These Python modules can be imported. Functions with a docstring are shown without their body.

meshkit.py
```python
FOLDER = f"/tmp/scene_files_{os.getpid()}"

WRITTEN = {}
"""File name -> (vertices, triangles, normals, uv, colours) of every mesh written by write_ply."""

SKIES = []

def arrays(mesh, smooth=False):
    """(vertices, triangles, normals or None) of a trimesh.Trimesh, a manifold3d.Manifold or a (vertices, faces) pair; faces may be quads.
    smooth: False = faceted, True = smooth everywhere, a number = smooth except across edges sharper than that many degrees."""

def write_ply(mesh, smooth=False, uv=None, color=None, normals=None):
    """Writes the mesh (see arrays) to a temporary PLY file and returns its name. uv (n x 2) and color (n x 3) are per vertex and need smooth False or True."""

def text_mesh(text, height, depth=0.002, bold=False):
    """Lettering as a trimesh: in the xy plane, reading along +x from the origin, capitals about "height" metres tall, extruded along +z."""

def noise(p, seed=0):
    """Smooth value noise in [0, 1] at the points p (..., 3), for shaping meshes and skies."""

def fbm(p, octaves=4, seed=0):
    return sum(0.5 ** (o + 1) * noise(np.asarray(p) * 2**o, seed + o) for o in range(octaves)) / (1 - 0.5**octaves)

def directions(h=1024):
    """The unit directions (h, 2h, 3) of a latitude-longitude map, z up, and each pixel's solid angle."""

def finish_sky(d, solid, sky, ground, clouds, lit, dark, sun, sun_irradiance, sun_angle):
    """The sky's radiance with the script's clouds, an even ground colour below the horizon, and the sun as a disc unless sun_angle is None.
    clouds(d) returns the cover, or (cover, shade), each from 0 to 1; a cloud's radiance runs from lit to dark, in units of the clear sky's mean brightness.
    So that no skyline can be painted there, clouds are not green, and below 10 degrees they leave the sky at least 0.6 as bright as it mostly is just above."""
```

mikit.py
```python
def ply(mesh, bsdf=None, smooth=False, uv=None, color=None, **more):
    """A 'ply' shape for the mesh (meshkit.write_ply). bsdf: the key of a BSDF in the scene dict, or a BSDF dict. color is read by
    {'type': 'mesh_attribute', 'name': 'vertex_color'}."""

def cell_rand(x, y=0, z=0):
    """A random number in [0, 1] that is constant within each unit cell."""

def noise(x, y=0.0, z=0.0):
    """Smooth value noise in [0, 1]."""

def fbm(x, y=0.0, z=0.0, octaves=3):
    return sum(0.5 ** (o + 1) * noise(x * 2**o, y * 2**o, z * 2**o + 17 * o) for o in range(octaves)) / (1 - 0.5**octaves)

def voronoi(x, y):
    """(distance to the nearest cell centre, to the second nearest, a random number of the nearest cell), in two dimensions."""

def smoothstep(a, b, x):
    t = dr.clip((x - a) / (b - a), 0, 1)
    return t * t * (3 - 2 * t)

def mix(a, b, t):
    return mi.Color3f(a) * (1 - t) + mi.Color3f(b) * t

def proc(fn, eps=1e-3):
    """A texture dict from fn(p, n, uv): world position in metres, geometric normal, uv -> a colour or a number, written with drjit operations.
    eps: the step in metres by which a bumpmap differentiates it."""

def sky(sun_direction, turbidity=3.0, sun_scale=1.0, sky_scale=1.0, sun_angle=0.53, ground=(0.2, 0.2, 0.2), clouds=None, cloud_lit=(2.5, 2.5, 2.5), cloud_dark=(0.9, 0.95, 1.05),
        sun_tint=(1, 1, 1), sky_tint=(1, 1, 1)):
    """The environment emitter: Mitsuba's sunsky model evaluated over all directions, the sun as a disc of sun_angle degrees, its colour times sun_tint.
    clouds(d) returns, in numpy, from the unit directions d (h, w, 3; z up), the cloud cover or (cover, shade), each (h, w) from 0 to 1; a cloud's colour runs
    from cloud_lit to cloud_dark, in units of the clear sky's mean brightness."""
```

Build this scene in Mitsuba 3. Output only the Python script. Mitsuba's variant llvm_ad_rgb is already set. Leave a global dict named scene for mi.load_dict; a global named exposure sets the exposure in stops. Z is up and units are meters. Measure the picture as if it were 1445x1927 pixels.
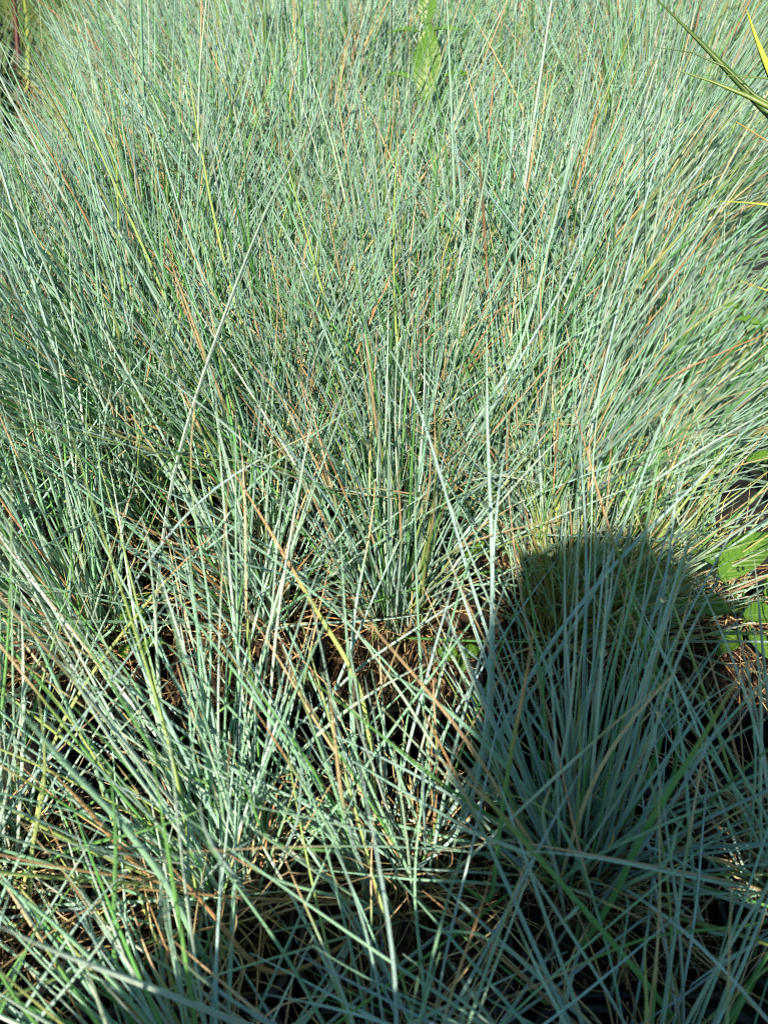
import math, random
import numpy as np, trimesh, manifold3d as m3
import drjit as dr, mitsuba as mi, mikit, meshkit
from mikit import proc, fbm, noise, smoothstep, mix

T = mi.ScalarTransform4f
rng = np.random.default_rng(7)
scene, labels = {'type': 'scene'}, {}

# ------------------------------------------------------------------ camera, sky, exposure
RIM, CAM_H, PITCH = 0.100, 0.513, math.radians(43.0)      # pot rims, lens height, downward tilt
FOC = 1484.0                                              # focal length in pixels of a 1445 x 1927 picture
CAM = np.array([0.0, 0.0, CAM_H])
FWD = np.array([0.0, math.cos(PITCH), -math.sin(PITCH)])
UPV = np.array([0.0, math.sin(PITCH), math.cos(PITCH)])
scene['camera'] = {'type': 'thinlens', 'fov': math.degrees(2 * math.atan(722.5 / FOC)), 'fov_axis': 'x',
                   'aperture_radius': 0.0012, 'focus_distance': 0.52, 'near_clip': 0.01, 'far_clip': 500.0,
                   'to_world': T().look_at(origin=CAM.tolist(), target=(CAM + FWD).tolist(), up=[0, 0, 1])}
SUN = np.array([-0.18, -0.62, 0.68]); SUN /= np.linalg.norm(SUN)
scene['sky'] = mikit.sky(SUN.tolist(), turbidity=3, sky_scale=0.6, sky_tint=(0.88, 1.0, 0.90), ground=(0.10, 0.13, 0.07))
exposure = 2.55


def at(x, y, z):
    """The point seen at pixel (x, y) of the photograph, z metres deep."""
    return CAM + z * (FWD + (x - 722.5) / FOC * np.array([1.0, 0, 0]) - (y - 963.5) / FOC * UPV)


def depth(p):
    return (np.asarray(p) - CAM) @ FWD


def pixel(p):
    d = np.asarray(p) - CAM
    z = d @ FWD
    return 722.5 + FOC * d[..., 0] / z, 963.5 - FOC * (d @ UPV) / z


def tag(key, label=None, cat=None, group=None, kind=None):
    e = labels.setdefault(key, {})
    for k, v in (('label', label), ('category', cat), ('group', group), ('kind', kind)):
        if v:
            e[k] = v
    return key


taken = set()


def numbered(key):
    k, i = key, 0
    while k in taken:
        i += 1
        k = f'{key}_{i:03d}'
    taken.add(k)
    return k


def put(key, mesh, bsdf, smooth=False, **kw):
    key = numbered(key)
    scene[key] = mikit.ply(mesh, bsdf, smooth=smooth, **kw)
    return key


# ------------------------------------------------------------------ materials
def rgb(*c):
    return {'type': 'rgb', 'value': list(c)}


VC = {'type': 'mesh_attribute', 'name': 'vertex_color'}
scene['blade_skin'] = {'type': 'principled', 'base_color': VC, 'roughness': 0.42, 'specular': 0.45}
scene['dry_skin'] = {'type': 'principled', 'base_color': VC, 'roughness': 0.6, 'specular': 0.3}
scene['far_skin'] = {'type': 'principled', 'base_color': VC, 'roughness': 0.5, 'specular': 0.35}


def plastic_rough(p, n, uv):
    return 0.24 + 0.3 * fbm(p.x * 60, p.y * 60, p.z * 200)


def plastic_color(p, n, uv):
    dust = smoothstep(0.55, 0.8, fbm(p.x * 45 + 9, p.y * 45, p.z * 60, 4))
    return mix([0.007, 0.008, 0.010], [0.030, 0.029, 0.027], dust)


def scratch(p, n, uv):
    return 0.0005 * fbm(p.x * 90, p.y * 90, p.z * 700) + 0.0004 * noise(p.x * 700, p.y * 700, p.z * 120)


scene['pot_plastic'] = {'type': 'bumpmap', 'bsdf': {'type': 'principled', 'base_color': proc(plastic_color), 'roughness': proc(plastic_rough), 'specular': 0.6},
                        'arbitrary': proc(scratch, eps=3e-4), 'scale': 1.0}


def soil_color(p, n, uv):
    a = fbm(p.x * 240, p.y * 240, p.z * 240, 4)
    return mix([0.012, 0.008, 0.006], [0.06, 0.04, 0.026], smoothstep(0.35, 0.75, a))


scene['soil_skin'] = {'type': 'principled', 'base_color': proc(soil_color), 'roughness': 0.8, 'specular': 0.35}
scene['crumb_skin'] = {'type': 'principled', 'base_color': VC, 'roughness': 0.75, 'specular': 0.35}


def fabric_color(p, n, uv):
    w = 0.5 + 0.5 * dr.sin(p.x * 2600) * dr.sin(p.y * 2600)
    return mix([0.010, 0.011, 0.012], [0.030, 0.029, 0.027], w * 0.6 + 0.6 * fbm(p.x * 14, p.y * 14))


scene['fabric_skin'] = {'type': 'principled', 'base_color': proc(fabric_color), 'roughness': 0.7, 'specular': 0.3}


def meadow_color(p, n, uv):
    a = fbm(p.x * 3, p.y * 3, 0, 4)
    b = fbm(p.x * 40, p.y * 40, 3, 3)
    return mix(mix([0.05, 0.07, 0.02], [0.10, 0.13, 0.03], a), [0.09, 0.07, 0.035], smoothstep(0.55, 0.8, b))


scene['meadow_skin'] = {'type': 'principled', 'base_color': proc(meadow_color), 'roughness': 0.9, 'specular': 0.2}


def leaf_color(p, n, uv):
    v = dr.abs(uv.y - 0.5) * 2
    vein = smoothstep(0.80, 1.0, dr.cos((uv.x * 9 - v * 1.6) * 6.2832)) * smoothstep(1.0, 0.2, v)
    rib = smoothstep(0.09, 0.0, v)
    base = mix([0.055, 0.15, 0.018], [0.10, 0.24, 0.03], fbm(p.x * 90, p.y * 90, p.z * 90, 3))
    return mix(base, [0.17, 0.32, 0.08], dr.maximum(vein * 0.22, rib * 0.8))


def leaf_bump(p, n, uv):
    v = dr.abs(uv.y - 0.5) * 2
    return -0.0006 * smoothstep(0.7, 1.0, dr.cos((uv.x * 9 - v * 1.6) * 6.2832)) + 0.0003 * fbm(p.x * 300, p.y * 300, p.z * 300)


scene['leaf_skin'] = {'type': 'bumpmap', 'bsdf': {'type': 'principled', 'base_color': proc(leaf_color), 'roughness': 0.42, 'specular': 0.45},
                      'arbitrary': proc(leaf_bump, eps=3e-4), 'scale': 1.0}
scene['strap_skin'] = {'type': 'principled', 'base_color': VC, 'roughness': 0.4, 'specular': 0.5}
scene['water'] = {'type': 'dielectric', 'int_ior': 1.333, 'ext_ior': 1.0}

# ------------------------------------------------------------------ blades
# linear colours of blades: glaucous blue, sea green, green, yellow green, straw, orange brown
PAL = np.array([[0.300, 0.495, 0.445], [0.250, 0.480, 0.335], [0.125, 0.335, 0.105], [0.310, 0.430, 0.150],
                [0.600, 0.480, 0.280], [0.500, 0.325, 0.165], [0.420, 0.600, 0.490]])
FOLD = np.array([[1, 0], [0.62, 0.62], [0, 0.28], [-0.62, 0.62], [-1, 0], [-0.62, -0.72], [0, -0.95], [0.62, -0.72]])
FOLD_IN = np.array([0.4, 0.8, 1.0, 0.8, 0.4, 0, 0, 0])      # the inner face of a folded blade carries more bloom
QUAD = np.array([[1, 0], [0, 0.7], [-1, 0], [0, -0.8]])
QUAD_IN = np.array([0.3, 0.8, 0.3, 0])


class Blades:
    """Centre lines, radii and colours of many blades that share a number of segments."""

    def __init__(self, C, W, COL, R):
        self.C, self.W, self.COL, self.R = C, W, COL, R       # (N,S,3) (N,S) (N,S,3) (N,3)

    def take(self, idx):
        return Blades(self.C[idx], self.W[idx], self.COL[idx], self.R[idx])

    def mesh(self, prof=FOLD, inner=FOLD_IN):
        C, W = self.C, self.W
        n, s, k = *C.shape[:2], len(prof)
        t = np.gradient(C, axis=1)
        t /= np.linalg.norm(t, axis=2, keepdims=True) + 1e-12
        a = np.cross(t, self.R[:, None, :])
        a /= np.linalg.norm(a, axis=2, keepdims=True) + 1e-12
        b = np.cross(t, a)
        V = C[:, :, None, :] + W[:, :, None, None] * 0.5 * (prof[None, None, :, :1] * a[:, :, None, :] + prof[None, None, :, 1:] * b[:, :, None, :])
        bloom = np.array([1.16, 1.12, 1.25])
        col = self.COL[:, :, None, :] * (1 + inner[None, None, :, None] * (bloom - 1) * 1.3)
        i = np.arange(n)[:, None, None] * s * k + np.arange(s - 1)[None, :, None] * k + np.arange(k)[None, None, :]
        j = i - np.arange(k) + (np.arange(k) + 1) % k
        f = np.stack([np.stack([i, j, j + k], -1), np.stack([i, j + k, i + k], -1)], 3).reshape(-1, 3)
        return (V.reshape(-1, 3), f), np.clip(col, 0, 0.8).reshape(-1, 3)


def colours(n, s, mixw, r, tipp=0.35, straw_base=0.12):
    """Colours along n blades of s rings: a class per blade, a pale straw foot and, on some, a dry tip."""
    cls = r.choice(len(PAL), n, p=np.array(mixw) / np.sum(mixw))
    base = PAL[cls] * r.uniform(0.75, 1.2, (n, 1)) * r.uniform(0.93, 1.07, (n, 3))
    u = np.linspace(0, 1, s)[None, :, None]
    col = np.repeat(base[:, None, :], s, 1)
    foot = np.array([0.36, 0.27, 0.12])
    q = np.clip(1 - u / straw_base, 0, 1) * r.uniform(0.3, 1.0, (n, 1, 1))
    col = col * (1 - q) + foot * q
    mid = np.array([0.24, 0.31, 0.09])                          # a yellowing stretch below a dry tip
    dry = PAL[r.choice([4, 4, 4, 5], n)]
    has = (r.random(n) < tipp)[:, None, None]
    cut = r.uniform(0.55, 0.97, (n, 1, 1))
    y = np.clip((u - cut + 0.14) / 0.12, 0, 1) * has
    col = col * (1 - y * 0.7) + mid * y * 0.7
    d = np.clip((u - cut) / 0.05, 0, 1) * has
    col = col * (1 - d) + dry[:, None, :] * d
    mottle = r.uniform(0.9, 1.1, (n, s, 1))
    return col * mottle


def make_blades(n, s, r, radius, tilt, L, width, lean=(0, 0), droop=0.08, mixw=(4, 5, 2, 1, 0.7, 0.3, 1), tipp=0.35, base_z=0.0, outw=0.10, wig=0.010, jit=0.0):
    ph = r.uniform(0, 2 * np.pi, n)
    q = np.sqrt(r.random(n))
    base = np.stack([radius * q * np.cos(ph), radius * q * np.sin(ph), np.full(n, base_z)], 1)
    pd = ph + r.normal(0, 0.9, n)
    ti = np.clip(np.abs(r.normal(0, 1, n)) * tilt * (0.55 + 0.6 * q), 0, 1.35)
    d = np.stack([np.sin(ti) * np.cos(pd), np.sin(ti) * np.sin(pd), np.cos(ti)], 1) + np.array([lean[0], lean[1], 0]) + r.normal(0, 1, (n, 3)) * jit * np.array([1, 0.8, 0])
    d /= np.linalg.norm(d, axis=1, keepdims=True)
    ln = L[0] + (L[1] - L[0]) * r.beta(2.2, 2.0, n)
    u = np.linspace(0, 1, s)[None, :, None]
    out = np.stack([np.cos(pd), np.sin(pd), np.zeros(n)], 1)
    bend = out * (outw * np.abs(r.normal(0.6, 0.8, n)))[:, None] + r.normal(0, 0.05, (n, 3)) - np.array([0, 0, 1]) * (droop * np.abs(r.normal(0.8, 0.7, n)) * (0.3 + 2 * np.sin(ti)))[:, None]
    side = r.normal(0, 1, (n, 3))
    C = base[:, None, :] + ln[:, None, None] * (d[:, None, :] * u + bend[:, None, :] * u ** 2 + side[:, None, :] * wig * np.sin(u * r.uniform(3, 9, (n, 1, 1))) * u)
    taper = np.clip(np.minimum(0.75 + 2.5 * u[..., 0], 1.0), 0, 1) * np.maximum((1 - u[..., 0] ** 2.6) ** 0.8, 0.10)
    W = width * r.uniform(0.65, 1.3, (n, 1)) * taper
    return Blades(C, W, colours(n, s, mixw, r, tipp), r.normal(0, 1, (n, 3)))


def hero_blade(pts, width, cls, r, tip=None, cut=0.8, s=26):
    """One blade through given points of the place, smoothly."""
    pts = np.asarray(pts, float)
    t = np.concatenate([[0], np.cumsum(np.linalg.norm(np.diff(pts, axis=0), axis=1))]); t /= t[-1]
    from scipy.interpolate import PchipInterpolator
    u = np.linspace(0, 1, s)
    C = PchipInterpolator(t, pts, axis=0)(u)
    for _ in range(3):
        C[1:-1] = 0.5 * C[1:-1] + 0.25 * (C[:-2] + C[2:])
    W = width * np.minimum(0.8 + 2 * u, 1) * np.maximum((1 - u ** 3.2) ** 0.8, 0.12)
    base = PAL[cls] * r.uniform(0.92, 1.08)
    col = np.repeat(base[None], s, 0) * r.uniform(0.95, 1.05, (s, 1))
    q = np.clip(1 - u / 0.12, 0, 1)[:, None]
    col = col * (1 - q) + np.array([0.34, 0.28, 0.12]) * q
    if tip is not None:
        y = np.clip((u - cut + 0.18) / 0.16, 0, 1)[:, None]
        col = col * (1 - y * 0.7) + np.array([0.25, 0.30, 0.08]) * y * 0.7
        d = np.clip((u - cut) / 0.06, 0, 1)[:, None]
        col = col * (1 - d) + PAL[tip] * d
    return Blades(C[None], W[None], col[None], r.normal(0, 1, (1, 3)))


# ------------------------------------------------------------------ the setting: ground, fabric, meadow
def sheet(x0, x1, y0, y1, nx, ny, z, amp, sc):
    X, Y = np.meshgrid(np.linspace(x0, x1, nx), np.linspace(y0, y1, ny))
    P = np.stack([X, Y, X * 0], -1)
    Z = z + amp * (meshkit.fbm(P * sc) - 0.5)
    v = np.stack([X, Y, Z], -1).reshape(-1, 3)
    i = (np.arange(ny - 1)[:, None] * nx + np.arange(nx - 1)[None]).ravel()
    return v, np.vstack([np.stack([i, i + 1, i + nx + 1], 1), np.stack([i, i + nx + 1, i + nx], 1)])


put('ground', sheet(-80, 80, -80, 80, 161, 161, -0.03, 0.03, 0.3), 'meadow_skin', True)
tag('ground', 'mown green ground around and behind the plot of pots', 'ground', kind='structure')
put('weed_fabric', sheet(-1.1, 0.85, -1.2, 1.42, 120, 160, 0.0, 0.004, 9), 'fabric_skin', True)
tag('weed_fabric', 'black woven ground cloth under the pots', 'ground cloth', kind='structure')

r = np.random.default_rng(3)
n = 26000
C0 = np.stack([r.uniform(-2.6, 2.6, n), 1.36 + 3.4 * r.random(n) ** 1.3, np.full(n, -0.02)], 1)
gb = make_blades(n, 4, r, 0.0, 0.55, (0.05, 0.15), 0.0042, mixw=(0.3, 1.5, 6, 3.5, 0.15, 0.0, 0), tipp=0.05)
gb.C += C0[:, None, :]
gb.COL *= 0.55
m, c = gb.mesh(QUAD, QUAD_IN * 0)
put('lawn_grass', m, 'far_skin', True, color=c)
tag('lawn_grass', 'soft yellow-green lawn grass out of focus behind the blue grass', 'grass', kind='stuff')

# ------------------------------------------------------------------ pots
PITCH_X = 0.107
COLS = lambda i: 0.0113 + PITCH_X * i                        # column centres
ROW = lambda k: 0.165 + PITCH_X * k if k <= 0 else 0.3175 + PITCH_X * (k - 1)


def ring(half, z, rad=0.012, k=5):
    p = []
    for q, (sx, sy) in enumerate(((1, 1), (-1, 1), (-1, -1), (1, -1))):
        for a in np.linspace(0, math.pi / 2, k):
            b = a + q * math.pi / 2
            p.append((sx * (half - rad) + rad * math.cos(b), sy * (half - rad) + rad * math.sin(b), z))
    return np.array(p)


def loft(rings, close_bottom=False):
    k = len(rings[0])
    v = np.vstack(rings)
    f = []
    for a in range(len(rings) - 1):
        for i in range(k):
            j = (i + 1) % k
            f += [[a * k + i, a * k + j, a * k + k + j], [a * k + i, a * k + k + j, a * k + k + i]]
    if close_bottom:
        v = np.vstack([v, v[:k].mean(0)])
        f += [[len(v) - 1, (i + 1) % k, i] for i in range(k)]
    return trimesh.Trimesh(v, f, process=False)


H = 0.0525
wall_mesh = loft([ring(0.038, 0.004), ring(0.0385, 0.006), ring(0.0425, 0.035), ring(0.0448, 0.058), ring(0.0458, 0.062), ring(0.0490, RIM - 0.007),
                  ring(0.0475, RIM - 0.0072), ring(0.0415, 0.03)], True)
rim_mesh = loft([ring(0.0478, RIM - 0.0075), ring(0.0512, RIM - 0.0080), ring(H - 0.0003, RIM - 0.006), ring(H, RIM - 0.002), ring(H - 0.0008, RIM), ring(H - 0.0028, RIM + 0.0004),
                 ring(H - 0.0042, RIM - 0.0008), ring(H - 0.0048, RIM - 0.0075), ring(0.0478, RIM - 0.0075)])
soil_variants = []
for q in range(4):
    v, f = sheet(-0.0475, 0.0475, -0.0475, 0.0475, 60, 60, RIM - 0.014, 0.010, 40 + q)
    v[:, 2] += 0.004 * (meshkit.fbm(v * 190 + q * 7) - 0.5) + 0.007 * np.exp(-((v[:, 0] ** 2 + (v[:, 1] - 0.012) ** 2) / 0.025 ** 2))
    soil_variants.append(mikit.ply((v, f), 'soil_skin', smooth=True))
wall_ply = mikit.ply(wall_mesh, 'pot_plastic', smooth=35)
rim_ply = mikit.ply(rim_mesh, 'pot_plastic', smooth=50)
# crumbs of bark and peat, and straw litter, on the soil
crumb_variants, litter_variants = [], []
for q in range(3):
    r = np.random.default_rng(50 + q)
    ms, cs = [], []
    for _ in range(230):
        b = trimesh.creation.icosphere(0)
        b.vertices = (b.vertices + r.normal(0, 0.22, b.vertices.shape)) * r.uniform(0.0006, 0.0026) * r.uniform(0.5, 1.3, 3)
        b.apply_transform(trimesh.transformations.random_rotation_matrix(r.random(3)))
        b.apply_translation([r.uniform(-0.044, 0.044), r.uniform(-0.044, 0.044), RIM - 0.011 + r.normal(0, 0.0012)])
        ms.append(b); cs += [np.array([0.12, 0.078, 0.045]) * r.uniform(0.2, 1.6) * r.uniform(0.9, 1.1, 3)] * len(b.vertices)
    crumb_variants.append(mikit.ply(trimesh.util.concatenate(ms), 'crumb_skin', smooth=False, color=np.array(cs)))
    n, s = 85, 8
    p = np.stack([r.uniform(-0.047, 0.047, n), r.uniform(-0.047, 0.047, n), RIM - 0.009 + r.uniform(0, 0.010, n)], 1)
    a = r.uniform(0, 2 * np.pi, n); k = r.normal(0, 14, n); L = r.uniform(0.015, 0.055, n)
    u = np.linspace(0, 1, s)[None]
    th = a[:, None] + k[:, None] * u * L[:, None]
    st = L[:, None] / (s - 1)
    X = p[:, :1] + np.cumsum(np.cos(th) * st, 1) - L[:, None] * 0.5 * np.cos(a)[:, None]
    Y = p[:, 1:2] + np.cumsum(np.sin(th) * st, 1) - L[:, None] * 0.5 * np.sin(a)[:, None]
    Z = p[:, 2:] + r.normal(0, 0.10, (n, 1)) * L[:, None] * (u - 0.5) + 0.005 * np.abs(r.normal(0, 1, (n, 1))) * np.sin(u * 3.14)
    X, Y = np.clip(X, -0.0495, 0.0495), np.clip(Y, -0.0495, 0.0495)
    col = np.array([[0.42, 0.29, 0.15], [0.33, 0.22, 0.11], [0.20, 0.125, 0.06], [0.50, 0.40, 0.25]])[r.integers(0, 4, n)] * r.uniform(0.25, 0.8, (n, 1))
    lb = Blades(np.stack([X, Y, Z], -1), np.full((n, s), 1.0) * r.uniform(0.0006, 0.0013, (n, 1)), np.repeat(col[:, None], s, 1), r.normal(0, 1, (n, 3)))
    m, c = lb.mesh(QUAD, QUAD_IN * 0)
    litter_variants.append(mikit.ply(m, 'dry_skin', smooth=True, color=c))

pot_names = {-1: 'below the frame', 0: 'in the nearest row', 1: 'in the second row', 2: 'in the third row', 3: 'in the fourth row'}
where = {(0, -1): 'square black pot nearest the camera at left, with dead straw over its corner', (0, 0): 'square black pot nearest the camera in the middle, half in shadow',
         (0, 1): 'square black pot nearest the camera at right, wholly in shadow', (1, -1): 'square black pot left of the middle, its long wet front wall in sunlight',
         (1, 0): 'square black pot in the middle with straw-littered soil and a round-leaved seedling', (1, 1): 'square black pot at right under the bright tuft, its front wall in shadow',
         (1, -2): 'square black pot at the left edge of the second row', (1, 2): 'square black pot at right overgrown by a broad-leaved weed',
         (2, -1): 'square black pot left of centre behind the front walls, brown litter showing', (2, 0): 'square black pot behind the middle one, buried in blue grass'}
where.update({(-1, i): f'square black plastic pot below the bottom edge of the frame, {n_}' for i, n_ in ((-2, 'at far left'), (-1, 'left'), (0, 'middle'), (1, 'right'))})
pots = [(k, i) for k in range(3) for i in range(-3, 3)] + [(-1, i) for i in range(-2, 2)]
for k, i in pots:
    x, y = COLS(i), ROW(k)
    px, py = pixel(np.array([x, y, RIM]))
    if (k >= 0 and not -150 < px < 1600) or (k == 2 and i not in (-2, -1, 0, 1)):
        continue
    key = numbered('plant_pot')
    M = T().translate([x, y, 0]).rotate([0, 0, 1], float(rng.normal(0, 1.2)))
    q = int(rng.integers(0, 3))
    for part, d in (('wall', wall_ply), ('rim', rim_ply), ('soil', soil_variants[(k + i) % 4]), ('soil_crumbs', crumb_variants[q]), ('straw_litter', litter_variants[(k + 2 * i) % 3])):
        rot = int(rng.integers(0, 4)) * 90 if part in ('soil_crumbs', 'straw_litter') else 0
        scene[f'{key}__{part}'] = {**d, 'to_world': M @ T().rotate([0, 0, 1], rot)}
        if part in ('soil_crumbs', 'straw_litter'):
            tag(f'{key}__{part}', kind='stuff')
    tag(key, where.get((k, i), f'square black plastic nursery pot {pot_names[k]}, hidden among the grass towards the {"left" if i < 0 else "right"}'), 'plant pot', 'black nursery pots set edge to edge')

# ------------------------------------------------------------------ grass tufts
# row, column, offset of the foot, blades, spread, lean, lengths, label
near = [
    (-1, -2, (0.0, 0.01), 110, 0.65, (-0.15, 0.30), (0.10, 0.20), 'blurred grass tuft right under the camera at the bottom left corner'),
    (-1, -1, (0.01, 0.01), 100, 0.65, (-0.35, 0.30), (0.10, 0.21), 'blurred sunlit grass tuft below the frame edge at bottom left, blades rising into view'),
    (-1, 0, (0.0, 0.01), 45, 0.75, (-0.10, 0.25), (0.10, 0.22), 'blurred grass tuft below the frame edge at bottom middle, blades rising into view'),
    (-1, 1, (0.0, 0.01), 90, 0.75, (-0.1, 0.22), (0.10, 0.22), 'blurred shaded grass tuft below the frame edge at bottom right'),
    (0, -2, (-0.01, 0.01), 130, 0.50, (-0.10, 0.15), (0.10, 0.25), 'blue-green grass tuft at the lower left edge, its blades matted and glinting with dew'),
    (0, -1, (0.014, 0.006), 120, 0.42, (-0.22, 0.26), (0.10, 0.27), 'sunlit dewy grass tuft at lower left beside a pot corner strewn with dead straw'),
    (0, 0, (-0.004, 0.010), 62, 0.42, (-0.30, 0.18), (0.09, 0.24), 'grass tuft at the bottom middle, half sunlit and leaning away to the left'),
    (0, 1, (-0.016, 0.010), 135, 0.46, (-0.08, 0.12), (0.09, 0.27), 'shaded dark teal grass tuft at the lower right, in front of all others'),
    (0, 2, (-0.01, 0.0), 80, 0.55, (-0.05, 0.05), (0.10, 0.26), 'shaded grass tuft at the lower right corner'),
    (1, -3, (0.0, 0.02), 200, 0.42, (-0.05, 0.05), (0.12, 0.27), 'grass tuft at the left edge, second from the front'),
    (1, -2, (0.005, 0.015), 135, 0.36, (-0.15, 0.0), (0.10, 0.26), 'grass tuft left of the dark gap at mid left, with many tan blades'),
    (1, -1, (0.008, 0.034), 115, 0.32, (-0.02, -0.10), (0.10, 0.25), 'grass tuft left of the centre, behind the wet black pot wall'),
    (1, 0, (-0.004, 0.034), 150, 0.28, (-0.02, -0.05), (0.10, 0.26), 'blue-white grass tuft in the centre, rising behind straw-littered soil'),
    (1, 1, (0.014, 0.030), 400, 0.34, (0.08, -0.10), (0.07, 0.19), 'bright yellow-footed grass tuft right of centre with the shadow edge across it'),
    (1, 2, (-0.005, 0.045), 26, 0.5, (0.02, 0.05), (0.10, 0.18), 'thin grass tuft at the right edge beside the broad-leaved weed'),
]
TUFTS = {}
for k, i, off, nb, spread, lean, L, lab in near:
    r = np.random.default_rng(200 + 20 * k + i)
    foot = np.array([COLS(i) + off[0], ROW(k) + off[1], RIM - 0.010])
    bl = make_blades(nb, 15, r, 0.026 if (k, i) != (1, 1) else 0.036, spread, L, 0.0017 if k < 1 else 0.0018, lean, droop=0.025 if k < 1 else 0.04, outw=0.05 if k < 1 else 0.10, jit=0.22 if k < 1 else 0.13,
                     mixw=(4.5, 4.5, 1.8, 0.8, 0.35, 0.2, 3.2) if (k, i) != (1, 1) else (3, 5, 3, 2.5, 0.8, 0.2, 2), tipp=0.22)
    if (k, i) == (1, 1):
        q_ = np.clip(1.15 - np.linspace(0, 1, 15) / 0.65, 0, 1)[None, :, None] * r.uniform(0.4, 1, (nb, 1, 1))
        bl.COL = bl.COL * (1 - q_) + np.array([0.60, 0.48, 0.13]) * q_
    bl.C += foot
    key = numbered('grass_tuft')
    tag(key, lab, 'grass tuft', 'blue grass tufts in the front rows of pots')
    TUFTS[(k, i)] = dict(key=key, foot=foot, blades=bl, heroes=[], r=r)


def hero(t, pix, z1, width, cls, tip=None, cut=0.8, z0=None):
    """A single blade of tuft t that passes these places of the picture; the depth runs from the foot's to z1 at the tip."""
    tf = TUFTS[t]
    r = tf['r']
    foot = tf['foot'] + np.array([r.normal(0, 0.010), r.normal(0, 0.010), 0])
    fz = depth(foot) if z0 is None else z0
    fx, fy = pixel(foot)
    d = np.cumsum([math.hypot(a - c, b - e) for (a, b), (c, e) in zip(pix, [(fx, fy)] + pix[:-1])])
    d = d / d[-1]
    pts = [foot] + [at(a, b, fz + (z1 - fz) * w) for (a, b), w in zip(pix, d)]
    tf['heroes'].append(hero_blade(pts, width, cls, r, tip, cut))


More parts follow.
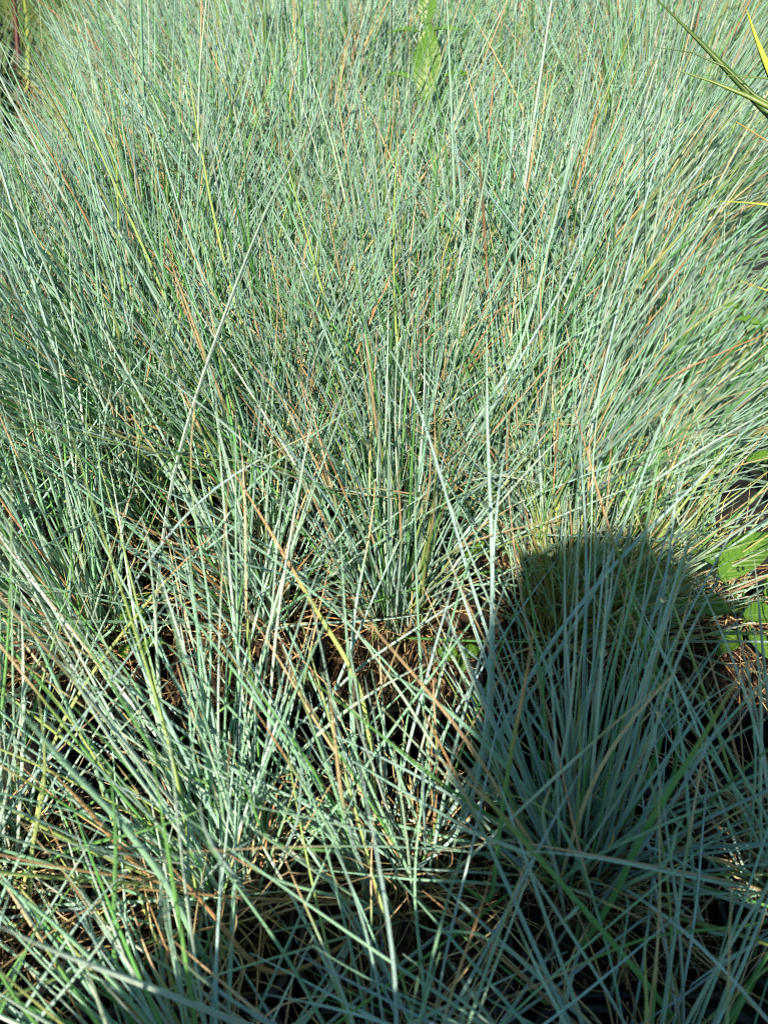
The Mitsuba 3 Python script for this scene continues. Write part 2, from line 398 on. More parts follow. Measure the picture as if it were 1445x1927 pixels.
hero((1, -2), [(270, 1240), (300, 1060), (320, 920), (350, 805), (420, 600), (490, 420), (550, 290), (640, 185)], 0.30, 0.0023, 6)
hero((0, -2), [(20, 1700), (90, 1420), (170, 1270), (240, 1180), (350, 1050), (398, 1008)], 0.36, 0.0020, 3, 5, 0.86)
hero((1, -2), [(230, 1185), (395, 1015), (475, 910), (560, 840), (675, 760)], 0.40, 0.0023, 1)
hero((0, 0), [(680, 1300), (620, 1190), (560, 1090), (500, 985), (437, 885)], 0.345, 0.0029, 3, 5, 0.70)
hero((0, 1), [(1000, 1480), (940, 1260), (880, 1080), (860, 1000), (830, 900), (780, 740), (690, 590)], 0.33, 0.0019, 0)
hero((0, 0), [(860, 1560), (925, 1340), (927, 1180), (925, 1000), (918, 850), (916, 610)], 0.36, 0.0028, 0)
hero((0, 0), [(880, 1540), (920, 1300), (930, 1000), (948, 850), (956, 800)], 0.30, 0.0018, 0)
hero((0, 0), [(930, 1400), (1000, 1265), (1050, 1190), (1140, 1080), (1230, 985), (1300, 920), (1445, 760)], 0.36, 0.0026, 0)
hero((0, 0), [(900, 1440), (1010, 1290), (1072, 1190), (1117, 1120), (1152, 1040), (1187, 955), (1222, 860), (1262, 740)], 0.36, 0.0024, 0)
hero((0, 1), [(1280, 1400), (1230, 1250), (1180, 1090), (1140, 980), (1110, 870), (1080, 765)], 0.36, 0.0022, 2, 5, 0.72)
hero((0, 1), [(1250, 1350), (1211, 1226), (1195, 1180), (1177, 1140), (1160, 1085)], 0.36, 0.0027, 2, 5, 0.80)
hero((1, -1), [(450, 1188), (560, 1175), (720, 1166), (830, 1150)], 0.44, 0.0022, 0)
hero((1, 0), [(920, 1098), (1000, 1106), (1080, 1112), (1160, 1116)], 0.47, 0.0020, 1, 5, 0.78)
hero((0, -1), [(480, 1450), (590, 1340), (690, 1243), (770, 1192), (890, 1112), (985, 1058), (1060, 1020)], 0.42, 0.0019, 0)
hero((1, 1), [(1240, 1186), (1290, 1166), (1364, 1146), (1445, 1122)], 0.45, 0.0020, 1)
hero((1, 1), [(1180, 1085), (1240, 1052), (1290, 1037), (1350, 1035)], 0.48, 0.0018, 1)
hero((0, 2), [(1330, 1960), (1200, 1830), (1080, 1690), (1000, 1600), (920, 1510), (850, 1405)], 0.23, 0.0029, 2, 5, 0.90)
hero((0, 0), [(925, 1700), (940, 1560), (965, 1400), (985, 1300), (1005, 1180)], 0.25, 0.0024, 2, 5, 0.74)
hero((0, 1), [(1080, 1800), (1150, 1700), (1210, 1570), (1290, 1440), (1380, 1290), (1410, 1240)], 0.25, 0.0029, 2, 4, 0.9)
hero((0, 1), [(1030, 1680), (1090, 1632), (1220, 1566), (1370, 1508)], 0.27, 0.0024, 1)
hero((0, 2), [(1330, 1760), (1300, 1600), (1290, 1450), (1262, 1260), (1250, 1150)], 0.30, 0.0022, 1)
hero((0, -1), [(400, 1830), (350, 1730), (300, 1640), (240, 1560), (125, 1440), (10, 1305)], 0.20, 0.0034, 1)
hero((0, -1), [(270, 1640), (180, 1540), (95, 1450)], 0.30, 0.0026, 5)
hero((0, 0), [(500, 1830), (400, 1720), (308, 1615)], 0.30, 0.0026, 5)
hero((0, 0), [(520, 1950), (400, 1905), (260, 1850), (100, 1790), (-20, 1735)], 0.21, 0.0030, 6)
hero((1, -2), [(170, 1330), (110, 1200), (50, 1080), (0, 950)], 0.33, 0.0028, 6)
hero((1, -2), [(190, 1215), (170, 1115), (145, 1015), (120, 890), (95, 755)], 0.36, 0.0022, 6)
hero((1, -2), [(225, 1160), (195, 960), (183, 820)], 0.40, 0.0018, 1)
hero((1, 0), [(730, 900), (700, 740), (620, 600), (480, 540)], 0.46, 0.0020, 2)
hero((1, 0), [(800, 1000), (900, 780), (970, 680), (1040, 430), (1075, 290), (1112, 100)], 0.40, 0.0020, 1)
hero((1, 0), [(820, 1000), (930, 760), (1000, 640), (1080, 500), (1140, 350), (1218, 160)], 0.40, 0.0022, 0)
hero((1, 1), [(1100, 900), (1165, 570), (1200, 430), (1250, 250), (1312, 80)], 0.42, 0.0018, 0)
hero((0, -1), [(330, 1500), (300, 1300), (290, 1120), (275, 1000)], 0.34, 0.0020, 6)
hero((0, -1), [(420, 1590), (500, 1490), (580, 1400), (660, 1330), (800, 1250)], 0.33, 0.0026, 6)
hero((0, 0), [(650, 1560), (560, 1400), (460, 1230), (370, 1080)], 0.34, 0.0020, 0)
hero((0, 0), [(690, 1540), (660, 1300), (650, 1160), (640, 1000)], 0.36, 0.0020, 1)
hero((0, 0), [(640, 1590), (520, 1430), (420, 1320), (300, 1200)], 0.33, 0.0020, 1)
hero((0, 0), [(600, 1600), (500, 1580), (470, 1500), (430, 1400)], 0.31, 0.0016, 2)
hero((0, 0), [(720, 1600), (640, 1400), (480, 1080), (400, 990)], 0.37, 0.0020, 1)
hero((0, -1), [(240, 1560), (160, 1400), (90, 1250), (20, 1100)], 0.32, 0.0024, 1)
hero((0, -2), [(35, 1750), (60, 1600), (85, 1450), (70, 1300)], 0.27, 0.0018, 3)
hero((0, -1), [(220, 1830), (215, 1700), (218, 1560), (205, 1440)], 0.25, 0.0020, 2)
hero((0, 1), [(1120, 1650), (1060, 1450), (950, 1290), (820, 1180)], 0.34, 0.0022, 0)
hero((0, 1), [(1150, 1620), (1250, 1480), (1360, 1400), (1445, 1350)], 0.31, 0.0022, 1)
hero((0, 1), [(1090, 1650), (1000, 1500), (870, 1360), (720, 1260)], 0.30, 0.0030, 1)

# individual blades and the mass of each near tuft
bead_p, bead_r = [], []
drop_sites = []
total_single = 0
for (k, i), tf in TUFTS.items():
    key, r = tf['key'], tf['r']
    B = tf['blades']
    dist = np.linalg.norm(B.C - CAM, axis=2)
    px, py = pixel(B.C)
    zz = depth(B.C)
    ok = (dist.min(1) > 0.20) & (zz.min(1) > 0.17)
    ok |= (dist.min(1) > 0.16) & (zz.min(1) > 0.13) & (r.random(len(ok)) < 0.25)
    B = B.take(np.nonzero(ok)[0])
    px, py = pixel(B.C); zz = depth(B.C)
    seen = (px > 0) & (px < 1445) & (py > 0) & (py < 1927)
    size = (np.hypot(np.diff(px, axis=1), np.diff(py, axis=1)) * seen[:, 1:]).sum(1) * B.W.max(1) / zz.mean(1)
    order = np.argsort(-size)
    nsingle = 70 if k == 0 else 55 if k > 0 else 30
    nsingle = min(nsingle, len(order) // 2)
    for h in tf['heroes']:
        m, c = h.mesh()
        put(f'{key}__blade', m, 'blade_skin', True, color=c)
    for q in order[:nsingle]:
        m, c = B.take(np.array([q])).mesh()
        put(f'{key}__blade', m, 'blade_skin', True, color=c)
    m, c = B.take(order[nsingle:]).mesh()
    tag(put(f'{key}__fine_blades', m, 'blade_skin', True, color=c), kind='stuff')
    # withered blades round the foot, low and curved
    dead = make_blades(75, 10, r, 0.030, 0.95, (0.04, 0.13), 0.0013, droop=0.45, mixw=(0, 0, 0, 0.3, 5, 2.2, 0), tipp=0.0, outw=0.4, wig=0.05)
    dead.C += tf['foot']
    dead.C[..., 2] = np.maximum(dead.C[..., 2], RIM - 0.012 + r.uniform(0, 0.006, (75, 1)))
    m, c = dead.mesh(QUAD, QUAD_IN * 0)
    tag(put(f'{key}__withered_blades', m, 'dry_skin', True, color=c), 'thin withered straw-coloured blades round the foot', kind='stuff')
    # dew
    for src, share in ([(B, 1.0)] + [(h, 1.0) for h in tf['heroes']]):
        N, S = src.C.shape[:2]
        for b in range(N):
            if r.random() > 0.75:
                continue
            cnt = int(r.integers(14, 44)) if N > 1 else 70
            u = r.random(cnt) ** 0.8 * (S - 1.3)
            a = u.astype(int); w = (u - a)[:, None]
            P = src.C[b, a] * (1 - w) + src.C[b, a + 1] * w
            wd = src.W[b, a] * 0.5
            o = r.normal(0, 1, (cnt, 3)); o /= np.linalg.norm(o, axis=1, keepdims=True)
            bead_p.append(P + o * wd[:, None] * 0.95); bead_r.append(r.uniform(0.00022, 0.00052, cnt))

# ------------------------------------------------------------------ the massed tufts behind: five kinds, copied
protos = []
for q in range(9):
    r = np.random.default_rng(300 + q)
    thin = q >= 6                                       # the last three kinds: looser tufts for the third row
    bl = make_blades(210 if thin else 470, 9, r, 0.030 if thin else 0.048, 0.30 if thin else 0.30, (0.10, 0.26) if thin else (0.10, 0.26), 0.0021 if thin else 0.0028, (0, 0), droop=0.07,
                     mixw=(5.0, 6, 2.0, 0.9, 0.3, 0.1, 1.6), tipp=0.13, outw=0.14)
    tall = make_blades(14, 9, r, 0.040, 0.18, (0.25, 0.36), 0.0027, (0, 0.25), droop=0.03, mixw=(5, 6, 2, 0.6, 0.2, 0.0, 2), tipp=0.12, outw=0.05)
    bl = Blades(*(np.concatenate([getattr(bl, a_), getattr(tall, a_)]) for a_ in ('C', 'W', 'COL', 'R')))
    m, c = bl.mesh(QUAD, QUAD_IN)
    g = mikit.ply(m, 'far_skin', smooth=True, color=c)
    dd = make_blades(18, 8, r, 0.045, 0.34, (0.08, 0.25), 0.0018, (0, 0), droop=0.08, mixw=(0, 0, 0, 1.5, 5, 0.7, 0), tipp=0, outw=0.15, wig=0.03)
    m, c = dd.mesh(QUAD, QUAD_IN * 0)
    protos.append((g, mikit.ply(m, 'dry_skin', smooth=True, color=c)))
rb = np.random.default_rng(9)
for k in range(2, 11):
    for i in range(-8, 7):
        x, y = COLS(i) + rb.normal(0, 0.008), ROW(k) + rb.normal(0, 0.008)
        if k == 2 and i <= 0:
            y += 0.022
        px, py = pixel(np.array([x, y, RIM + 0.12]))
        if not -220 < px < 1650 or x > 0.19 + 0.36 * (y - 0.42) or (y > 0.70 and x < -0.37):
            continue
        key = numbered('grass_tuft')
        q = int(rb.integers(0, 6)) if k > 2 or i >= 1 else int(rb.integers(6, 9))
        s = rb.uniform(0.80, 1.15) * (1.2 if k > 7 else 1.0)
        lx = rb.normal(0, 0.12) + -0.55 * max(x - 0.10, 0) + 0.30 * min(x + 0.15, 0)
        ly = rb.normal(-0.25, 0.16) * (1 if k < 7 else 0.3) * (0.5 if x > 0.15 else 1) if k > 2 else rb.normal(-0.2, 0.08)
        M = T().translate([x, y, RIM - 0.012]) @ T([[1, 0, lx, 0], [0, 1, ly, 0], [0, 0, 1, 0], [0, 0, 0, 1]]) @ T().rotate([0, 0, 1], float(rb.uniform(0, 360))).scale(s)
        for part, d in zip(('fine_blades', 'withered_blades'), protos[q]):
            scene[f'{key}__{part}'] = {**d, 'to_world': M}
            tag(f'{key}__{part}', kind='stuff')
        if x + PITCH_X > 0.19 + 0.36 * (y - 0.42):
            pk = numbered('plant_pot')
            for part, d in (('wall', wall_ply), ('rim', rim_ply), ('soil', soil_variants[k % 4]), ('straw_litter', litter_variants[k % 3])):
                scene[f'{pk}__{part}'] = {**d, 'to_world': T().translate([x, y, 0])}
            tag(f'{pk}__straw_litter', kind='stuff')
            tag(pk, 'square black plastic pot in the dark gap under the right rim of the stand', 'plant pot', 'black nursery pots under the right rim')
            tag(key, 'blue-green grass tuft at the right rim of the dense stand, above the broad-leaved weed', 'grass tuft', 'blue grass tufts along the right rim')
        elif k == 2:
            tag(key, 'blue-green grass tuft at the foot of the dense stand, just behind the front pots', 'grass tuft', 'blue grass tufts at the foot of the stand')
        elif k >= 8:
            tag(key, 'tall blurred blue-green grass tuft in the farthest rows, before the lawn', 'grass tuft', 'blurred grass tufts of the farthest rows')
        else:
            tag(key, 'upright blue-green grass tuft merged into the dense stand filling the back of the picture', 'grass tuft', 'blue grass tufts massed behind the front pots')

# ------------------------------------------------------------------ weeds and other plants
def leaf_mesh(length, width, fold=0.25, curl=0.3, n=14, k=8, tipw=1.0, r=None):
    """A leaf along +x from the origin: a thin shell with a fold along the midrib."""
    u = np.linspace(0, 1, n)
    half = width / 2 * np.sin(np.pi * np.clip(u, 0.02, 0.985) ** 0.85) ** 0.8
    v = np.linspace(-1, 1, k + 1)
    U, V = np.meshgrid(u, v, indexing='ij')
    X = U * length
    Y = V * half[:, None]
    Z = np.abs(V) * half[:, None] * fold - curl * length * U ** 2 + 0.02 * length * np.sin(U * 9 + V * 2) * np.abs(V)
    top = np.stack([X, Y, Z], -1).reshape(-1, 3)
    bot = top - np.array([0, 0, 0.0004])
    K = k + 1
    i = (np.arange(n - 1)[:, None] * K + np.arange(k)[None]).ravel()
    f = np.vstack([np.stack([i, i + K, i + K + 1], 1), np.stack([i, i + K + 1, i + 1], 1)])
    e = np.concatenate([np.arange(n) * K, (n - 1) * K + np.arange(1, K), (np.arange(n)[::-1][1:]) * K + k, np.arange(K)[::-1][1:]])
    N = len(top)
    side = np.vstack([np.stack([e[:-1], e[:-1] + N, e[1:] + N], 1), np.stack([e[:-1], e[1:] + N, e[1:]], 1)])
    uv = np.stack([U.ravel(), (V.ravel() + 1) / 2], 1)
    return np.vstack([top, bot]), np.vstack([f, f[:, ::-1] + N, side]), np.vstack([uv, uv])


def place(v, origin, dirx, up=(0, 0, 1)):
    x = np.asarray(dirx, float); x /= np.linalg.norm(x)
    y = np.cross(up, x); y /= np.linalg.norm(y)
    z = np.cross(x, y)
    return v @ np.stack([x, y, z]) + np.asarray(origin)


def tube(pts, r0, r1, k=7):
    pts = np.asarray(pts, float)
    s = len(pts)
    a = np.linspace(0, 2 * np.pi, k, endpoint=False)
    prof = np.stack([np.cos(a), np.sin(a)], 1)
    b = Blades(pts[None], 2 * np.linspace(r0, r1, s)[None], np.zeros((1, s, 3)), np.array([[0.3, 0.9, 0.2]]))
    return b.mesh(prof, np.zeros(k))[0]


def curve(a, b, c, n=10):
    u = np.linspace(0, 1, n)[:, None]
    a, b, c = map(np.asarray, (a, b, c))
    return a * (1 - u) ** 2 + 2 * b * u * (1 - u) + c * u * u


scene['stem_skin'] = {'type': 'principled', 'base_color': rgb(0.10, 0.20, 0.05), 'roughness': 0.5, 'specular': 0.4}
scene['red_stem_skin'] = {'type': 'principled', 'base_color': rgb(0.07, 0.018, 0.016), 'roughness': 0.5, 'specular': 0.4}


def weed(name, foot, leaves, label, cat='weed'):
    """leaves: (where its base sits, where its tip points, length, width, fold, curl)."""
    key = numbered(name)
    for (b, t, ln, wd, fo, cu) in leaves:
        b, t = np.asarray(b), np.asarray(t)
        v, f, uv = leaf_mesh(ln, wd, fo, cu)
        put(f'{key}__leaf', (place(v, b, t), f), 'leaf_skin', True, uv=uv)
        mid = (np.asarray(foot) + b) / 2 + np.array([0, 0, 0.01])
        put(f'{key}__stem', tube(curve(foot, mid, b), 0.0011, 0.0007), 'stem_skin', True)
    return tag(key, label, cat)


zf = lambda x, y, h=0.0: (CAM_H - RIM - h) / (math.sin(PITCH) + (y - 963.5) / FOC * math.cos(PITCH))   # depth at which the ray meets rim height + h
P = lambda x, y, h=0.0: at(x, y, zf(x, y, h))
f0 = P(1400, 1170, -0.01)
weed('broadleaf_weed', f0, [
    (at(1355, 1090, 0.44), (0.9, 0.75, 0.30), 0.050, 0.021, 0.3, 0.15),
    (at(1385, 1070, 0.45), (-0.6, 0.55, 0.1), 0.026, 0.016, 0.25, 0.3),
    (at(1375, 1150, 0.45), (-0.75, 0.3, 0.05), 0.028, 0.016, 0.2, 0.3),
    (at(1400, 1160, 0.45), (0.8, 0.1, 0.1), 0.026, 0.016, 0.2, 0.35),
    (P(1390, 1190, 0.006), (-0.6, -0.5, 0.1), 0.022, 0.014, 0.2, 0.35),
    (P(1410, 1195, 0.006), (0.5, -0.7, 0.1), 0.022, 0.014, 0.2, 0.35),
    (P(1440, 1120, 0.030), (0.9, 0.5, 0.3), 0.040, 0.020, 0.3, 0.2)],
    'bright green broad-leaved weed at the right edge, part sunlit part shaded')
f1 = P(865, 1255, -0.008)
weed('seedling', f1, [(P(862, 1235, 0.004), (-0.9, 0.3, 0.15), 0.015, 0.012, 0.1, 0.15), (P(866, 1232, 0.006), (0.9, 0.3, 0.2), 0.014, 0.011, 0.1, 0.15),
                      (P(866, 1240, 0.004), (0.1, -0.9, 0.1), 0.010, 0.008, 0.1, 0.15)], 'tiny pale green round-leaved seedling on the soil of the middle pot', 'seedling')
f2 = P(895, 1060, -0.008)
weed('weed', f2, [(P(880, 1045, 0.004), (0.6, 0.75, 0.2), 0.024, 0.013, 0.2, 0.15), (P(885, 1050, 0.004), (-0.7, 0.3, 0.15), 0.018, 0.010, 0.2, 0.2)],
     'small green weed with an oval leaf behind the middle pot, under the blue tuft')
f3 = P(250, 1190, -0.008)
rr = np.random.default_rng(5)
weed('weed', f3, [(P(250 + rr.uniform(-30, 30), 1180 + rr.uniform(-50, 50), rr.uniform(0, 0.02)), (math.cos(a), math.sin(a), 0.2), rr.uniform(0.012, 0.02), rr.uniform(0.007, 0.011), 0.2, 0.2) for a in np.linspace(0, 5.6, 9)],
     'small bright green weed with many little leaves at mid left between pots')
f4 = P(1440, 900, -0.008)
weed('weed', f4, [(at(1405, 868, 0.48), (0.9, 0.3, 0.1), 0.024, 0.009, 0.2, 0.1), (at(1432, 610, 0.52), (-0.8, 0.3, 0.3), 0.016, 0.010, 0.2, 0.3), (at(1395, 580, 0.52), (-0.9, 0.3, 0.3), 0.012, 0.008, 0.2, 0.3)],
     'light green weed with oval leaves at the right edge above the broad-leaved one')
f5 = np.array([0.05, 0.80, 0.0])
weed('leafy_plant', f5, [(at(800, 190, 0.80), (0.05, 0.5, 1.0), 0.070, 0.028, 0.15, -0.1), (at(800, 60, 0.83), (0.9, -0.1, 0.25), 0.040, 0.018, 0.2, 0.2), (at(795, 60, 0.83), (-0.9, -0.1, 0.2), 0.036, 0.018, 0.2, 0.2),
                         (at(800, 45, 0.83), (0.1, 0.4, 0.8), 0.040, 0.020, 0.2, 0.0), (at(815, 150, 0.81), (0.8, -0.1, 0.3), 0.040, 0.020, 0.2, 0.2), (at(785, 150, 0.81), (-0.8, -0.1, 0.3), 0.036, 0.02, 0.2, 0.2)],
     'blurred fresh green leafy plant rising through the stand at the top middle', 'plant')

SV = np.array([[1, 0.30], [0.5, 0.12], [0, -0.06], [-0.5, 0.12], [-1, 0.30], [-0.5, 0.04], [0, -0.16], [0.5, 0.04]])


def strap(key, pts, width, col, tipcol=None, part='leaf'):
    u = np.linspace(0, 1, len(pts))
    w = width * np.maximum((1 - u ** 2.5), 0.05) * np.minimum(0.7 + u, 1)
    c = np.repeat(np.array(col)[None], len(u), 0)
    if tipcol is not None:
        q = np.clip((u - 0.7) / 0.15, 0, 1)[:, None]
        c = c * (1 - q) + np.array(tipcol) * q
    b = Blades(np.asarray(pts)[None], w[None], c[None], np.array([[-0.35, -0.75, 0.6]]))
    m, cc = b.mesh(SV, np.array([0, 0.2, 0, 0.2, 0, 0, 0, 0.0]))
    put(f'{key}__{part}', m, 'strap_skin', True, color=cc)


key = numbered('strappy_plant')
tag(key, 'dark green plant with long folded strap leaves arching in at the upper right', 'plant')
ft = np.array([0.40, 0.66, 0.02])
GR, YG, BR = (0.05, 0.115, 0.02), (0.36, 0.46, 0.07), (0.38, 0.17, 0.06)
def poly(*pts, n=20):
    from scipy.interpolate import PchipInterpolator
    pts = np.array(pts, float)
    t = np.concatenate([[0], np.cumsum(np.linalg.norm(np.diff(pts, axis=0), axis=1))])
    return PchipInterpolator(t, pts, axis=0)(np.linspace(0, t[-1], n))


ft = np.array([0.38, 0.50, 0.05])
strap(key, poly(ft, at(1560, 330, 0.48), at(1440, 205, 0.485), at(1340, 100, 0.49), at(1222, -15, 0.50)), 0.0115, GR)
strap(key, poly(ft, at(1560, 260, 0.47), at(1430, 185, 0.475), at(1340, 110, 0.48), at(1228, 87, 0.48)), 0.0062, GR)
strap(key, poly(ft, at(1540, 260, 0.46), at(1440, 195, 0.46), at(1360, 160, 0.465), at(1272, 130, 0.47)), 0.0120, (0.10, 0.19, 0.03))
strap(key, poly(ft, at(1560, 180, 0.47), at(1470, 150, 0.47), at(1390, 142, 0.47), at(1295, 140, 0.47)), 0.0045, (0.12, 0.20, 0.05))
strap(key, poly(ft, at(1530, 330, 0.50), at(1465, 170, 0.51), at(1430, 90, 0.52), at(1405, 18, 0.53)), 0.0170, YG)
strap(key, poly(ft + [-0.02, -0.08, 0], at(1520, 400, 0.50), at(1440, 384, 0.50), at(1355, 378, 0.50)), 0.0085, YG)
strap(key, poly(ft + [-0.04, -0.15, 0], at(1530, 570, 0.46), at(1440, 545, 0.46), at(1392, 528, 0.46)), 0.0085, YG, (0.4, 0.36, 0.1))
strap(key, poly(ft + [-0.02, -0.05, 0], at(1540, 320, 0.47), at(1440, 262, 0.47), at(1385, 228, 0.47)), 0.008, BR, (0.42, 0.25, 0.1))
key = numbered('strappy_plant')
tag(key, 'plant with a red-brown stem and one green strap leaf at the upper left corner, plus dark leaves added to darken the gap there', 'plant')
ft = np.array([-0.50, 0.95, 0.0])
strap(key, curve(ft, at(70, 120, 0.98), at(40, -30, 1.0), 14), 0.013, (0.20, 0.27, 0.05))
strap(key, curve(ft + [-0.05, 0.02, 0], at(10, 120, 0.98), at(-20, -30, 1.0), 14), 0.012, GR)
strap(key, curve(ft + [-0.08, 0.0, 0], at(-10, 160, 0.96), at(25, 40, 0.98), 14), 0.012, GR)
rs_ = np.random.default_rng(21)
for q in range(46):  # extra dark leaves, added only to darken the gap in this corner
    g0 = ft + [rs_.uniform(-0.12, 0.04), rs_.uniform(-0.05, 0.12), 0]
    g1 = at(rs_.uniform(-30, 75), rs_.uniform(-60, 160), rs_.uniform(0.9, 1.05))
    strap(key, curve(g0, (g0 + g1) / 2 + [rs_.normal(0, 0.03), 0, 0.04], g1, 12), 0.010, np.array(GR) * rs_.uniform(0.25, 0.9))
put(f'{key}__stem', tube(curve(ft + [0.01, 0, 0], at(50, 110, 0.96), at(20, -40, 0.96)), 0.0042, 0.003), 'red_stem_skin', True)

# ------------------------------------------------------------------ the kneeling photographer, whose shadow falls on the lower right
def flesh(bones, edge=0.012):
    """One smooth surface from bones (a, ra, b, rb)."""
    def ball(c, rad):
        return m3.Manifold.sphere(rad, 20).translate([float(q) for q in c])
    body = m3.Manifold()
    for a, ra, b, rb_ in bones:
        body += (ball(a, ra) + ball(b, rb_)).hull()
    me = body.refine_to_length(edge).to_mesh()
    t = trimesh.Trimesh(me.vert_properties[:, :3], me.tri_verts, process=True)
    trimesh.smoothing.filter_taubin(t, iterations=8)
    return t


scene['skin'] = {'type': 'principled', 'base_color': rgb(0.48, 0.29, 0.20), 'roughness': 0.5, 'specular': 0.4}
scene['jacket_cloth'] = {'type': 'principled', 'base_color': rgb(0.035, 0.045, 0.07), 'roughness': 0.85, 'specular': 0.2}
scene['trouser_cloth'] = {'type': 'principled', 'base_color': rgb(0.05, 0.05, 0.045), 'roughness': 0.85, 'specular': 0.2}
scene['hair_skin'] = {'type': 'principled', 'base_color': rgb(0.035, 0.022, 0.015), 'roughness': 0.5, 'specular': 0.4}
scene['eye_skin'] = {'type': 'principled', 'base_color': rgb(0.12, 0.10, 0.09), 'roughness': 0.15, 'specular': 0.5}
scene['shoe_skin'] = {'type': 'principled', 'base_color': rgb(0.03, 0.03, 0.03), 'roughness': 0.5, 'specular': 0.4}
scene['phone_glass'] = {'type': 'principled', 'base_color': rgb(0.02, 0.02, 0.025), 'roughness': 0.2, 'specular': 0.5}
J = {k: np.array(v, float) for k, v in dict(
    hip=(-0.10, -0.90, 0.40), waist=(-0.10, -0.80, 0.58), chest=(-0.11, -0.62, 0.80), neck=(-0.10, -0.545, 0.90), head=(-0.090, -0.445, 1.005),
    shl=(-0.265, -0.55, 0.87), shr=(0.065, -0.53, 0.89), ell=(-0.285, -0.385, 0.70), wrl=(-0.090, -0.130, 0.400), elr=(0.185, -0.385, 0.75), wrr=(0.110, -0.150, 0.500),
    hpl=(-0.19, -0.90, 0.40), hpr=(-0.01, -0.90, 0.40), knl=(-0.22, -0.50, 0.10), knr=(0.03, -0.50, 0.10), anl=(-0.20, -0.93, 0.09), anr=(0.01, -0.93, 0.09), tol=(-0.20, -1.04, 0.05), tor=(0.01, -1.04, 0.05)).items()}
for k_ in J:
    if k_ not in ('wrr', 'wrl'):
        J[k_] = J[k_] + [-0.015, -0.115, 0]
hd = J['head']
hf = np.array([0.05, 0.80, -0.60]); hf /= np.linalg.norm(hf)          # the face looks at the phone
hu = np.array([0, 0.60, 0.80]); hs = np.cross(hf, hu)
face = [(J['neck'], 0.055, hd - 0.02 * hu, 0.06), (hd + 0.015 * hu - 0.015 * hf, 0.072, hd + 0.02 * hu + 0.02 * hf, 0.068), (hd - 0.07 * hu + 0.035 * hf, 0.040, hd + 0.02 * hu + 0.03 * hf, 0.060),
        (hd - 0.030 * hu + 0.086 * hf, 0.012, hd + 0.005 * hu + 0.088 * hf, 0.009), (hd + 0.068 * hs, 0.014, hd + 0.070 * hs - 0.03 * hu, 0.012), (hd - 0.068 * hs, 0.014, hd - 0.070 * hs - 0.03 * hu, 0.012),
        (hd - 0.062 * hu + 0.075 * hf + 0.018 * hs, 0.008, hd - 0.062 * hu + 0.075 * hf - 0.018 * hs, 0.008)]
arm = lambda a, b, c, k: [(J[a], 0.056 * k, J[b], 0.042 * k), (J[b], 0.042 * k, J[c], 0.029 * k)]


def hand(w, fwd, out, palm_n, curl):
    """Palm, four fingers and a thumb from the wrist w."""
    f, o, n_ = (np.asarray(q, float) / np.linalg.norm(q) for q in (fwd, out, palm_n))
    bones = []
    for q, (off, ln) in enumerate(((-0.030, 0.070), (-0.010, 0.080), (0.010, 0.075), (0.028, 0.060))):
        k0 = w + f * 0.085 + o * off
        bones.append((w + f * 0.012 + o * off * 0.6, 0.017, k0, 0.012))
        p, d = k0, f
        for seg, share in enumerate((0.45, 0.32, 0.23)):
            d = d * math.cos(curl) + n_ * math.sin(curl); d = d / np.linalg.norm(d)
            e = p + d * ln * share
            bones.append((p, 0.0095 - 0.001 * seg, e, 0.0085 - 0.001 * seg)); p = e
    t0 = w + f * 0.03 - o * 0.025
    t1 = t0 + f * 0.030 - o * 0.025 + n_ * 0.012
    bones += [(t0, 0.014, t1, 0.011), (t1, 0.011, t1 + f * 0.030 + n_ * 0.010, 0.009)]
    return bones


body_bones = [(J['hpl'], 0.10, J['hpr'], 0.10), (J['hip'], 0.11, J['waist'], 0.105), (J['waist'], 0.105, J['chest'], 0.115), (J['chest'], 0.11, J['neck'], 0.06),
              (J['shl'], 0.05, J['neck'], 0.055), (J['shr'], 0.05, J['neck'], 0.055), (J['shl'], 0.055, J['chest'], 0.10), (J['shr'], 0.055, J['chest'], 0.10)] + face
for a, b, c in (('shl', 'ell', 'wrl'), ('shr', 'elr', 'wrr')):
    body_bones += arm(a, b, c, 1.0)
leg_bones = []
for sd in 'lr':
    leg_bones += [(J['hp' + sd], 0.095, J['kn' + sd], 0.062), (J['kn' + sd], 0.060, J['an' + sd], 0.042)]
body_bones += leg_bones + [(J['anl'], 0.042, J['tol'], 0.03), (J['anr'], 0.042, J['tor'], 0.03)]
body_bones += hand(J['wrl'], (0.8, 0.2, 0.2), (0.1, 0.6, -0.7), (0, 0.5, 0.6), 0.30)
body_bones += hand(J['wrr'], (-0.45, 0.55, 0.10), (0.1, 0.1, -1), (-1, -0.25, 0), 0.42)
key = numbered('person')
put(f'{key}__body', flesh(body_bones, 0.010), 'skin', True)
thick = lambda bones, d: [(a, ra + d, b, rb_ + d) for a, ra, b, rb_ in bones]
put(f'{key}__jacket', flesh(thick(body_bones[1:8], 0.014) + [q for a, b, c in (('shl', 'ell', 'wrl'), ('shr', 'elr', 'wrr')) for q in ((J[a], 0.072, J[b], 0.058), (J[b], 0.058, J[b] * 0.12 + J[c] * 0.88, 0.046))], 0.016), 'jacket_cloth', True)
put(f'{key}__trousers', flesh(thick([body_bones[0]] + leg_bones, 0.013), 0.016), 'trouser_cloth', True)
put(f'{key}__hair', flesh([(hd + 0.035 * hu - 0.028 * hf, 0.076, hd + 0.042 * hu + 0.012 * hf, 0.066), (hd - 0.02 * hu - 0.040 * hf, 0.058, hd + 0.03 * hu - 0.032 * hf, 0.071)], 0.010), 'hair_skin', True)
for sd in (-1, 1):
    eb = trimesh.creation.icosphere(2, 0.0115)
    eb.apply_translation(hd + 0.004 * hu + 0.071 * hf + sd * 0.029 * hs)
    put(f'{key}__eye', eb, 'eye_skin', True)
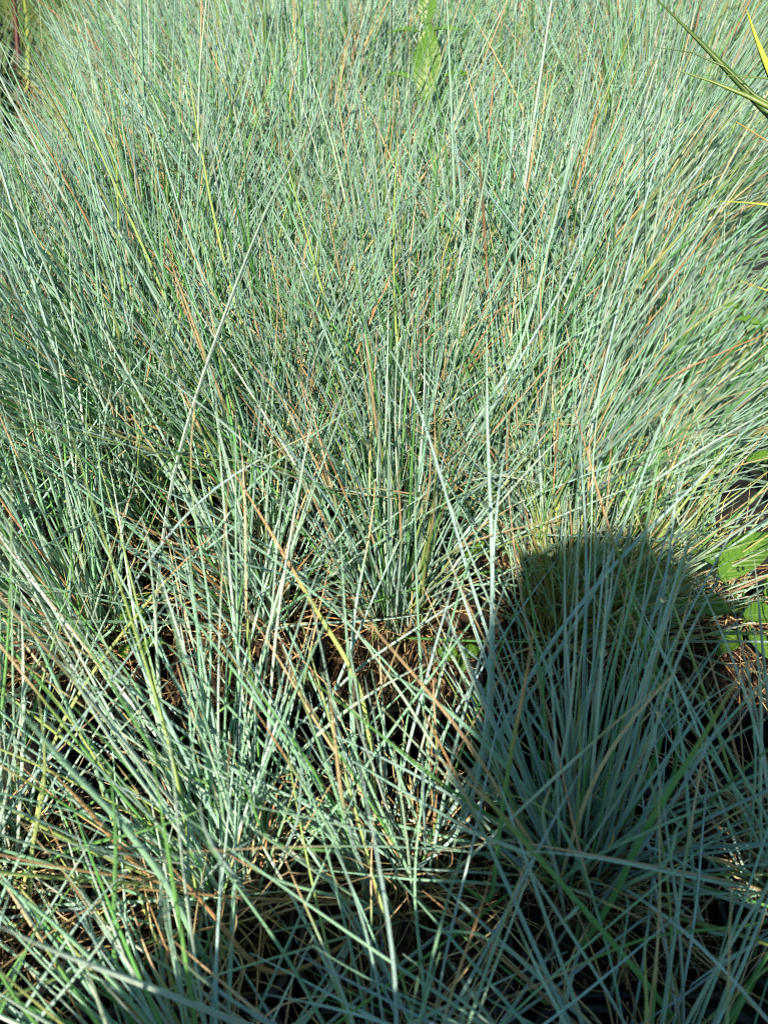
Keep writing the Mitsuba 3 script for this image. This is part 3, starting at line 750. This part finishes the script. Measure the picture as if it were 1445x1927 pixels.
for sd in 'lr':
    put(f'{key}__shoe', flesh([(J['an' + sd] + [0, 0.005, -0.01], 0.052, J['to' + sd], 0.042)], 0.012), 'shoe_skin', True)
tag(key, 'person in a dark jacket kneeling behind the plot, holding a phone', 'person')
case = m3.Manifold.hull_points([(x, y, z) for x in (-0.037, 0.037) for y in (-0.078, 0.078) for z in (-0.003, 0.003)] + [(x, y, z) for x in (-0.0355, 0.0355) for y in (-0.0765, 0.0765) for z in (-0.004, 0.004)])
cm = case.to_mesh(); cv = cm.vert_properties[:, :3]
right = np.array([1.0, 0, 0])
pc = CAM - FWD * 0.010 + right * 0.024 - UPV * 0.062
key = numbered('phone')
put(f'{key}__case', (cv @ np.stack([right, UPV, -FWD]) + pc, cm.tri_verts), 'phone_glass')
tag(key, 'black phone held up by the kneeling person', 'phone')

# ------------------------------------------------------------------ dew: fine beads as one mass, hanging drops one by one
bp, br = np.vstack(bead_p), np.concatenate(bead_r)
px, py = pixel(bp); zz = depth(bp)
sel = np.nonzero((px > 0) & (px < 1445) & (py > 150) & (py < 1927) & (zz < 0.62) & (zz > 0.2))[0]
rd = np.random.default_rng(11)
sel = rd.permutation(sel)[:34000]
ico = trimesh.creation.icosphere(0)
V = bp[sel][:, None, :] + br[sel][:, None, None] * ico.vertices[None]
F = np.arange(len(sel))[:, None, None] * len(ico.vertices) + ico.faces[None]
put('dew', (V.reshape(-1, 3), F.reshape(-1, 3)), 'water', True)
tag('dew', 'fine beads of dew studding the edges of the near grass blades', 'dew', kind='stuff')
drop_mesh = trimesh.creation.icosphere(2)
drop_mesh.vertices[:, 2] = np.where(drop_mesh.vertices[:, 2] > 0, drop_mesh.vertices[:, 2] * 1.25, drop_mesh.vertices[:, 2])
drop_ply = mikit.ply(drop_mesh, 'water', smooth=True)
tips = np.vstack([t['blades'].C[:, -1] for kk, t in TUFTS.items() if kk in ((1, 0), (1, 1), (0, 1), (0, 2), (1, 2), (0, 0))])
px, py = pixel(tips); zz = depth(tips)
good = np.nonzero((px > 480) & (px < 1440) & (py > 700) & (py < 1600) & (zz > 0.30) & (zz < 0.6))[0]
for q in rd.permutation(good)[:44]:
    key = numbered('dew_drop')
    s = float(rd.uniform(0.0010, 0.0019))
    scene[key] = {**drop_ply, 'to_world': T().translate((tips[q] - np.array([0, 0, s * 0.9])).tolist()).scale(s)}
    tag(key, 'round clear dew drop hanging from the tip of a grass blade', 'dew drop', 'dew drops hanging from blade tips')
